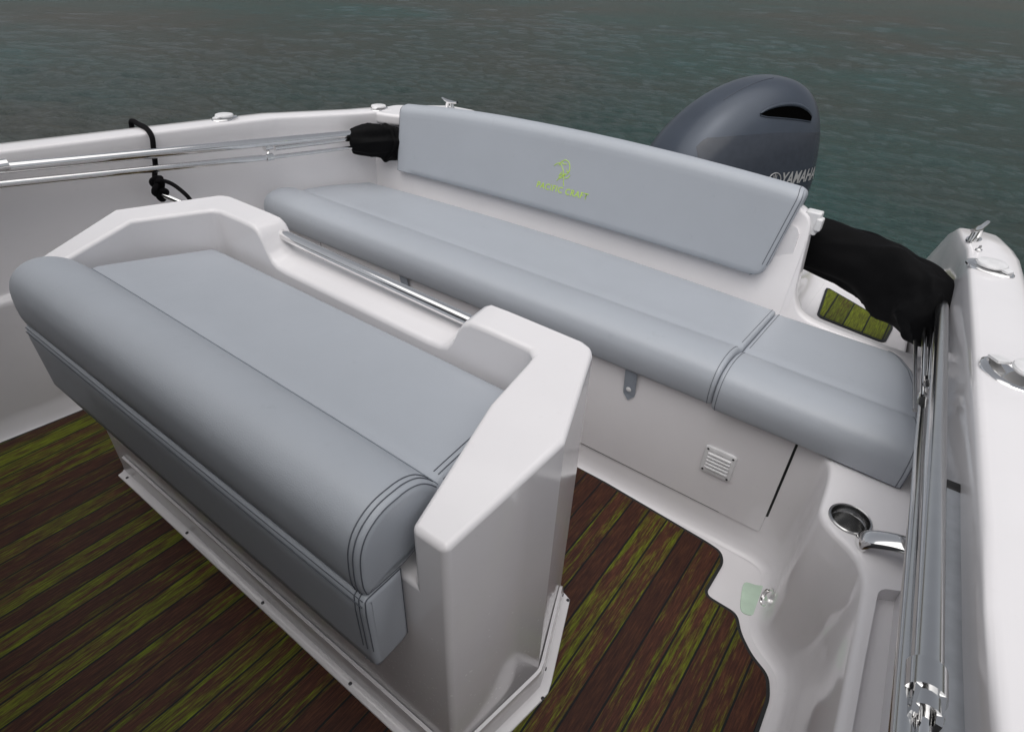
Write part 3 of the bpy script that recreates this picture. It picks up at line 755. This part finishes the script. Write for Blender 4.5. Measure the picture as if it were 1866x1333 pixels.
bu = Cushion(bench_prof(), bxl, lambda y, z: -.3015, .016, yoff=lambda x: 0.0, zoff=lambda x, y, z: 0)
# bend only the back edge with the transom's camber
class BenchC(Cushion):
    def pt(s, y, z, x):
        k = max(0, (y - 1.6) / .35); return Vector((x, y + camber(x) * k, z))
bu = BenchC(bench_prof(), bxl, lambda y, z: -.3008, .010)
bu.build('cushion_body', M['vinyl'], bc)
bu.line(bc, 1.587, .5728, -2.32, -.315, .0010, mat=M['softseam'])
bu.stitch(bc, 1, .013, 0, .999, r=.0008)
for xs, full in ((-.552, True), (-1.512, False)):
    bm = bmesh.new(); hw = .020
    out = [(-hw, .50), (hw, .50), (hw, .393), (hw * .9, .383), (0, .362), (-hw * .9, .383), (-hw, .393)]
    pts = [(xs + a + (.0 if b > .4 else -.0), b) for a, b in out]
    loft(bm, [[(a, 1.4155 - max(0, (b - .47)) * .5, b) for a, b in pts], [(a, 1.4175 - max(0, (b - .47)) * .5, b) for a, b in pts]])
    st = obj('fastening_strap', bm, M['piping'], bc, smooth=False)
    bm = bmesh.new(); lathe(bm, [(.0095, 0), (.0095, .002), (.007, .005), (.002, .006)], (xs - .002, 1.4155, .405), (0, -1, 0), 20); obj('snap_button', bm, M['plastic'], st)
fix_parent(bc)

# --- corner cushion on the right
cc = empty('corner_cushion', (-.07, 1.65, ZB), 'short grey vinyl corner cushion with a rounded back corner beside the chrome poles', 'cushion')
def cxr(y, z): return lerp_tab([(1.3, .185), (1.40, .180), (1.60, .158), (1.76, .142), (1.84, .120), (1.90, .085), (1.94, .045), (1.97, -.01), (2.0, -.06)], y, 1)
cu2 = Cushion(bench_prof(-.008, -.005, 1.93, .545), lambda y, z: -.2995, cxr, .016, zoff=lambda x, y, z: -.018 * max(0, (x + .3) / .48) if z < .6 else -.018 * max(0, (x + .3) / .48))
class CornerC(Cushion):
    def pt(s, y, z, x):
        return Vector((x, y + max(0, (y - 1.7) / .23) * (.012 + .02 * (x + .3)), z - .004 - (.0 if z < .49 else .010 * max(0, (x + .3) / .48))))
cu2 = CornerC(bench_prof(-.008, -.002, 1.925, .547), lambda y, z: -.2992, cxr, .010)
cu2.build('cushion_body', M['vinyl'], cc)
cu2.line(cc, 1.575, .5735, -.285, .150, .0010, mat=M['softseam'])
cu2.stitch(cc, -1, .012, 0, .999, r=.0008); cu2.stitch(cc, 1, .003, 0, .999, r=.0009); cu2.stitch(cc, 1, .013, 0, .999, r=.0008)
fix_parent(cc)

# --- backrest
br = empty('backrest_cushion', (-1.24, 2.05, .62), 'long grey vinyl backrest with lime green embroidered logo against the transom', 'backrest')
bp_ = [(1.985, .622), (1.990, .616), (2.002, .613), (2.035, .615), (2.05, .62), (2.105, .86), (2.110, .885), (2.100, .905), (2.078, .914), (2.052, .910), (2.036, .898), (2.029, .882)]
class BackC(Cushion):
    def pt(s, y, z, x):
        k = (z - .61) / .3
        tw = max(0, min(1, (-1.55 - x) / .55)); tw = tw * tw
        return Vector((x, y + camber(x) * (.9 + .3 * k), z + .018 * k * max(0, 1 - ((x + 1.25) / .9) ** 2) + (-.012 * tw * k)))
bprof = resample(bp_, .02)
def kxl(y, z): return -2.135 - .004 * (z - .61) / .3
def kxr(y, z): return cl(-.390, -.343, (z - .615) / .29) - .026 * max(0, (.655 - z) / .042) ** 2.2 - .012 * max(0, (z - .885) / .03) ** 2
ku = BackC(bprof, kxl, kxr, .018)
ku.build('cushion_body', M['vinyl'], br)
ku.stitch(br, 1, .005, 0, .999); ku.stitch(br, 1, .018, 0, .999); ku.stitch(br, -1, .006, 0, .999)
def back_surface(x, z, lift=.0012):      # point on the front face of the backrest
    k = (z - .622) / (.882 - .622); y = cl(1.985, 2.029, k)
    p = ku.pt(y, z, x); return p - Vector((0, lift, 0))
def text_mesh(s, size, shear=0, spacing=1.0, bold=0):
    cu_ = bpy.data.curves.new('t', 'FONT'); cu_.body = s; cu_.size = size; cu_.shear = shear; cu_.space_character = spacing
    cu_.offset = bold; cu_.align_x = 'CENTER'; cu_.resolution_u = 3
    o = bpy.data.objects.new('t', cu_); COL.objects.link(o)
    dg = bpy.context.evaluated_depsgraph_get(); me = bpy.data.meshes.new_from_object(o.evaluated_get(dg))
    bpy.data.objects.remove(o); return me
tm = text_mesh('PACIFIC CRAFT', .040, .15, 1.12, .0003)
xs_ = [v_.co.x for v_ in tm.vertices]; wtx = max(xs_) - min(xs_)
for v_ in tm.vertices:
    x = -1.237 + v_.co.x * .245 / wtx; z = .6975 + v_.co.y * .80
    v_.co = back_surface(x, z + (x + 1.237) * .01)
lt = obj('logo_lettering', tm, M['lime'], br, smooth=False)
bm = bmesh.new()
def stroke(pts, r=.0014):
    P = [back_surface(-1.243 + a * .05, .775 + b * .05, .0006) for a, b in [(q.x, q.y) for q in catmull([(a, b, 0) for a, b in pts], 4)]]
    tube(bm, P, r, 6)
for s_ in ([(-.55, .35), (-.35, .62), (-.05, .80), (.25, .74), (.45, .5), (.5, .15), (.38, -.1), (.1, -.28)],
           [(-.95, .25), (-.7, .45), (-.45, .5), (-.2, .25), (.0, -.1), (-.25, -.3)], [(.55, .15), (.35, .0), (.25, .2)],
           [(-.15, -.05), (-.35, -.42), (-.1, -.5), (.1, -.2)], [(.1, -.3), (.15, -.75), (.25, -1.0)], [(.2, -.45), (.5, -.35), (.62, -.15)], [(.2, -.1), (-.1, -.35), (-.5, -.75)], [(-.3, .62), (-.1, .5), (.15, .55)]):
    stroke(s_)
obj('logo_emblem', bm, M['lime'], br)
fix_parent(br)

# ================================================================== BIMINI (folded): poles on both sides, canvas roll across the stern
bi = empty('bimini_top', (-1.1, 2.2, .66), 'folded bimini sunshade with chrome poles along both gunwales and black canvas roll behind the backrest', 'sunshade')
def pole(pts, r, n=20, name='pole', m_='steel'):
    bm = bmesh.new(); tube(bm, pts, r, n); return obj(name, bm, M[m_], bi)
# right side
pa = at_y(1717, 560, 1.90); pb = at_y(1688, 1225, .52); pf = pb + (pb - pa) * .04
pole([pa + (pa - pb) * .05, pa, pb, pf], .0150, m_='steeld')
# hinge fitting at the camera end
hb_ = pb + (pb - pa) * .0; d_ = (pb - pa).normalized()
bm = bmesh.new(); tube(bm, [hb_ - d_ * .004, hb_ - d_ * .0, hb_ + d_ * .030, hb_ + d_ * .033], .0185, 28)
for s_ in (-1, 1):
    e = hb_ + d_ * .033 + Vector((s_ * .010, 0, 0)); box(bm, e.x - .003, e.x + .003, e.y - .032, e.y + .004, e.z - .009, e.z + .013)
hg = obj('pole_hinge', bm, M['steeld'], bi, angle=40)
e = hb_ + d_ * .052
pole([e + Vector((0, 0, .0)), e + d_ * .1 + Vector((-.002, 0, -.004)), e + d_ * .4 + Vector((-.008, 0, -.02))], .0068, name='strut')
bm = bmesh.new(); lathe(bm, [(.001, -.0155), (.006, -.015), (.007, -.0135), (.0045, -.0130), (.0045, .013), (.007, .0135), (.006, .015), (.001, .0155)], e, (1, 0, 0), 16); obj('hinge_pin', bm, M['dsteel'], bi)
# second and third thinner poles beside it, from joint to camera end
q0 = at_y(1683, 738, 1.42); q1 = at_y(1651, 1210, .53)
pole([q0, q1, q1 + (q1 - q0) * .3], .0104, m_='steeld')
q2 = at_y(1692, 738, 1.44) + Vector((0, 0, -.02)); q3 = at_y(1672, 1210, .53) + Vector((0, 0, -.02))
pole([q2, q3, q3 + (q3 - q2) * .3], .0058, m_='steeld')
pole([at_y(1682, 725, 1.42), at_y(1685, 600, 1.85)], .0062); pole([at_y(1692, 712, 1.44), at_y(1698, 600, 1.86)], .0062)
pole([at_y(1674, 735, 1.44) + Vector((0, 0, -.02)), at_y(1674, 610, 1.86) + Vector((0, 0, -.02))], .005, m_='dsteel')
bm = bmesh.new(); c0 = at_y(1682, 728, 1.42)
tube(bm, [c0 + Vector((0, -.012, .003)), c0 + Vector((0, .016, -.004))], .0115, 18)
tube(bm, [c0 + Vector((-.010, .03, -.006)), c0 + Vector((.022, .03, -.006))], .005, 12)
lathe(bm, [(.001, -.006), (.008, -.005), (.009, 0), (.008, .005), (.001, .006)], c0 + Vector((.004, .036, .004)), (-.4, -.5, .8), 16)
tube(bm, [at_y(1693, 692, 1.50) + Vector((0, 0, .0)), at_y(1693, 700, 1.47)], .013, 14)
obj('pole_joint', bm, M['steel'], bi)
# left side
la = at_x(652, 243, -2.285); lb = at_x(0, 307, -2.37); lf = lb + (lb - la) * .8
pole([la, lb, lf], .0172)
lc = at_x(648, 268, -2.275); ld = at_x(0, 336, -2.355)
pole([at_x(492, 286, -2.31), ld, ld + (ld - lc) * .8], .0128)
pole([at_x(655, 251, -2.29), at_x(500, 270, -2.33)], .0120); pole([lc, at_x(492, 287, -2.31)], .0085)
bm = bmesh.new(); a_ = at_x(489, 268, -2.33); b_ = at_x(489, 287, -2.31)
tube(bm, [a_ + Vector((0, -.02, 0)), a_ + Vector((0, .015, 0))], .0145, 14); tube(bm, [b_ + Vector((0, -.012, 0)), b_ + Vector((0, .02, 0))], .0145, 14); tube(bm, [a_, b_], .006, 10)
obj('pole_joint', bm, M['steel'], bi)
pole([at_x(0, 297, -2.372) + Vector((0, -.4, .0)), at_x(14, 301, -2.370)], .0205, name='pole_sleeve')
# canvas
cv = catmull([tuple(at_y(640, 258, 1.87)), tuple(at_y(690, 259, 1.95)), tuple(at_y(722, 262, 2.04)), (-2.0, 2.19, .69), (-1.80, 2.22, .69), (-1.2, 2.26, .70), (-.7, 2.25, .70), (-.38, 2.22, .705), (-.18, 2.19, .70), (-.04, 2.13, .685), (.06, 2.04, .67), (.095, 1.95, .665), (.10, 1.89, .66)], 24)
bm = bmesh.new(); secs = []; NS = len(cv); K = 96
nrm = Vector((0, 0, 1))
for i, p in enumerate(cv):
    t_ = (cv[min(i + 1, NS - 1)] - cv[max(i - 1, 0)]).normalized(); nn = (Vector((0, 0, 1)) - t_ * t_.z).normalized(); bn = t_.cross(nn)
    q = i / (NS - 1)
    if q < .05: rad = cl(.050, .068, (q / .05) ** .5)
    elif q < .12: rad = .070
    elif q < .6: rad = .085
    elif q < .93: rad = .092 + .018 * math.sin((q - .6) / .33 * math.pi)
    else: rad = cl(.092, .045, ((q - .93) / .07) ** 1.6)
    ring = []
    for k in range(K):
        a = 2 * math.pi * k / K
        wv = noise.noise(Vector((q * 8, math.cos(a) * 1.1, math.sin(a) * 1.1))) * .26 + noise.noise(Vector((q * 20 + a * .6, math.cos(a) * 2.0, math.sin(a) * 2.0))) * .10
        fl_ = 4 * a + 13 * q + 2.2 * noise.noise(Vector((q * 9, math.cos(a), math.sin(a) + 5)))
        wv += .085 * (1 - 2 * abs(math.sin(fl_ * .5)) ** .6) * (.4 + .9 * abs(noise.noise(Vector((q * 6, 9.1, a * .7)))))
        r_ = rad * (1 + wv)
        ring.append(p + nn * math.cos(a) * r_ * 1.0 + bn * math.sin(a) * r_ * .75)
    secs.append(ring)
loft(bm, secs); obj('canvas', bm, M['canvas'], bi, angle=180)
fix_parent(bi)

# ================================================================== LASHING ROPE
rp = empty('lashing_rope', tuple(on_gun(262, 232, L_T)), 'black rope looped over the left gunwale and knotted below the chrome poles', 'rope')
bm = bmesh.new()
g0 = on_gun(243, 226, L_T); g1 = on_gun(268, 238, L_T)
inn_ = lerp_tab(L_T, g1.y, 1)
pth = [g0 + Vector((-.03, .005, -.10)), g0 + Vector((-.022, .0, -.02)), g0 + Vector((-.004, 0, .010)), cl(g0, g1, .5) + Vector((0, 0, .009)), g1 + Vector((0, 0, .008)), at_x(277, 250, -2.395), at_x(280, 275, -2.388), at_x(283, 300, -2.392), at_x(282, 320, -2.37), at_x(284, 330, -2.345), at_x(285, 345, -2.34)]
tube(bm, catmull(pth, 6), .0095, 10)
obj('rope_strand', bm, M['rope'], rp)
bm = bmesh.new(); kc = at_x(285, 330, -2.335)
def loop(c, a, b, tilt, ph=0, r=.0095):
    pts = []
    for k in range(22):
        t = ph + 2 * math.pi * k / 20
        pts.append(c + Vector((math.sin(t * 1) * .012 + .006 * math.sin(2 * t), math.cos(t) * a * math.cos(tilt) - math.sin(t) * b * math.sin(tilt), math.cos(t) * a * math.sin(tilt) + math.sin(t) * b * math.cos(tilt))))
    tube(bm, pts, r, 10)
loop(kc + Vector((.0, 0, .0)), .018, .014, .3); loop(kc + Vector((.004, -.006, -.028)), .020, .017, 1.2); loop(kc + Vector((.008, .004, -.05)), .016, .02, .2); loop(kc + Vector((.01, .0, -.02)), .010, .028, .0)
obj('rope_knot', bm, M['rope'], rp)
bm = bmesh.new(); t0_ = kc + Vector((.012, .015, -.012))
tube(bm, catmull([kc, at_x(300, 330, -2.30), at_x(318, 338, -2.26), at_x(340, 356, -2.2), at_x(352, 372, -2.2)], 6), .0075, 10); obj('rope_tail', bm, M['rope'], rp)
fix_parent(rp)
bm = bmesh.new(); tube(bm, [at_x(290, 352, -2.335), at_x(318, 364, -2.30), at_x(345, 376, -2.26)], .011, 14)
hr = obj('hull_grab_rail', bm, M['steel'], boat); hr.matrix_parent_inverse = Matrix.Translation(boat.location).inverted()

# ================================================================== OUTBOARD
EC = Vector((-.835, 2.745, -.015)); f2 = Vector((-.547, -.837, 0)).normalized(); s2 = Vector((.837, -.547, 0)).normalized()
om = empty('outboard_motor', tuple(EC), 'large slate grey outboard motor with charcoal, darkly reflecting side panels behind the backrest', 'outboard motor')
ZT = [(-.41, .78, .03), (-.405, .88, .10), (-.39, .955, .15), (-.36, 1.025, .19), (-.31, 1.078, .218), (-.24, 1.112, .235), (-.15, 1.125, .245), (-.05, 1.115, .248), (.05, 1.085, .246), (.14, 1.04, .24), (.22, .982, .228), (.29, .912, .208), (.34, .84, .178), (.365, .77, .14), (.375, .70, .09), (.378, .64, .03)]
tt = catmull([(a, b, c) for a, b, c in ZT], 10)
def cowl_pt(u, th, lift=0.):
    # th 0..pi across the arch, 0 = camera-side bottom
    k = 0
    while k < len(tt) - 2 and tt[k + 1].x < u: k += 1
    a, b = tt[k], tt[k + 1]; q = 0 if abs(b.x - a.x) < 1e-9 else max(0, min(1, (u - a.x) / (b.x - a.x)))
    zt = cl(a.y, b.y, q); hw = cl(a.z, b.z, q)
    return _cw(u, zt, hw, th, lift)
def _cw(u, zt, hw, th, lift=0.):
    zb = .52; c, s = math.cos(th), math.sin(th)
    vv = hw * (abs(c) ** (2 / 2.7)) * (1 if c > 0 else -1); zz = zb + (zt - zb) * (abs(s) ** (2 / 2.35))
    # waist tuck
    vv *= 1 - .10 * max(0, 1 - (zz - zb) / .22)
    p = EC + f2 * u + s2 * vv + Vector((0, 0, zz))
    if lift: p = p + (s2 * c * 1.0 + Vector((0, 0, s))) * lift
    return p
bm = bmesh.new(); KK = 160
secs = [[_cw(t_.x, t_.y, t_.z, math.pi * k / KK) for k in range(KK + 1)] for t_ in tt]
rings = loft(bm, secs, closed=True)
cw_ = obj('cowling', bm, M['cowl'], om, angle=60)
def px_surf(px, py):           # point of the cowling under a photo pixel -> (u, th)
    best = None; u, th = -.1, R(45); st = (.3, R(40))
    def err(u, th):
        p = C @ (cowl_pt(u, th) - CAM); return (W_ / 2 + FPX * p.x / p.z - px) ** 2 + (H_ / 2 + FPX * p.y / p.z - py) ** 2
    e = err(u, th); du, dt = .12, R(20)
    while du > 1e-5:
        mv = False
        for a, b in ((du, 0), (-du, 0), (0, dt), (0, -dt), (du, dt), (-du, -dt), (du, -dt), (-du, dt)):
            un, tn = max(-.405, min(.37, u + a)), max(.0, min(math.pi, th + b)); e2 = err(un, tn)
            if e2 < e: u, th, e, mv = un, tn, e2, True
        if not mv: du *= .6; dt *= .6
    return u, th
def side_th(z, u):
    lo, hi = 0.001, math.pi / 2
    for _ in range(26):
        mid_ = (lo + hi) / 2
        if cowl_pt(u, mid_).z < z: lo = mid_
        else: hi = mid_
    return lo
bm = bmesh.new(); rows = []
for i in range(49):
    q = i / 48; u = cl(.265, -.395, q)
    zl = .895 + .035 * (1 - ((u + .05) / .36) ** 2)
    zl = min(zl, cowl_pt(u, math.pi / 2).z - .05); th1 = side_th(zl, u)
    rows.append([cowl_pt(u, cl(.005, th1, j / 24), .0015) for j in range(25)])
loft(bm, rows, closed=False, cap=False)
obj('side_panel_and_reflection', bm, M['cowld'], om, angle=180)  # mostly the dark reflection of the lower side put into colour, partly darker paint
# intake
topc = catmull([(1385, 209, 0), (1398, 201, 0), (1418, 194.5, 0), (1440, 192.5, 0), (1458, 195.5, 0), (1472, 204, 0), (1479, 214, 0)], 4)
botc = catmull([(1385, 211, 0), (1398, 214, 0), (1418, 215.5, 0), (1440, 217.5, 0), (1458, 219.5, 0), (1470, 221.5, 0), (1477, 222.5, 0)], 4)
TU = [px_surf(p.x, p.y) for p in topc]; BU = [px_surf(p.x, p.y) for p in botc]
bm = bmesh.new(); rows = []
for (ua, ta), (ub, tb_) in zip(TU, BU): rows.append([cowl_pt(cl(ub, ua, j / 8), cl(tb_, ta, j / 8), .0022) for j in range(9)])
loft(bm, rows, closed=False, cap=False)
obj('air_intake', bm, M['pit'], om, angle=180)
bm = bmesh.new(); tube(bm, [r_[-1] + Vector((0, 0, .003)) for r_ in rows], .006, 10, rf=lambda q: .002 + .006 * math.sin(math.pi * min(1, q * 1.02)) ** .7); obj('intake_lip', bm, M['cowl'], om)
bm = bmesh.new(); tube(bm, [r_[0] for r_ in rows], .0022, 10); obj('intake_lip', bm, M['cowl'], om)
bm = bmesh.new(); tube(bm, [cowl_pt(cl(.12, -.12, i / 20), R(82) + R(3) * i / 20, .0002) for i in range(21)], .0013, 6); obj('cowl_seam', bm, M['cowld'], om)
# lettering
tm = text_mesh('YAMAHA', .075, .25, 1.0, .0016)
xs_ = [v_.co.x for v_ in tm.vertices]; x0_, x1_ = min(xs_), max(xs_)
ymin, ymax = min(v_.co.y for v_ in tm.vertices), max(v_.co.y for v_ in tm.vertices)
UA, UB = -.125, -.345
for v_ in tm.vertices:
    q = (v_.co.x - x0_) / (x1_ - x0_); u = cl(UA, UB, q); z = .722 + (v_.co.y - ymin) / (ymax - ymin) * .052
    v_.co = cowl_pt(u, side_th(z, u), .0035)
obj('lettering', tm, M['silver'], om, smooth=False)
bm = bmesh.new()
def wp(u, z): return cowl_pt(u, side_th(z, u), .0035)
uc, zc = -.085, .742
for rr in (.034,):
    tube(bm, [wp(uc + rr * math.cos(t), zc + rr * math.sin(t)) for t in [2 * math.pi * k / 32 for k in range(33)]], .0022, 8)
for a in (90, 210, 330):
    tube(bm, [wp(uc, zc), wp(uc + .032 * math.cos(R(a)), zc + .032 * math.sin(R(a)))], .0022, 8)
    for s_ in (-1, 1): tube(bm, [wp(uc + .012 * math.cos(R(a + 40 * s_)), zc + .012 * math.sin(R(a + 40 * s_))), wp(uc + .026 * math.cos(R(a + 17 * s_)), zc + .026 * math.sin(R(a + 17 * s_)))], .0015, 8)
obj('emblem', bm, M['silver'], om)
# lower cowl, mid section, bracket
bm = bmesh.new(); secs = []
for z, a, b in ((.535, .34, .20), (.50, .33, .20), (.42, .30, .17), (.36, .24, .13), (.30, .16, .085), (-.2, .13, .07), (-.8, .12, .06)):
    secs.append([EC + f2 * a * math.copysign(abs(math.cos(t)) ** .7, math.cos(t)) + s2 * b * math.copysign(abs(math.sin(t)) ** .7, math.sin(t)) + Vector((0, 0, z)) for t in [2 * math.pi * k / 40 for k in range(40)]])
loft(bm, secs); obj('lower_cowling', bm, M['cowld'], om)
bm = bmesh.new(); br_ = EC + f2 * .28
box(bm, br_.x - .10, br_.x + .10, 2.365, br_.y + .12, .10, .44); obj('transom_bracket', bm, M['cowl'], om, bevel=.02)
fix_parent(om)
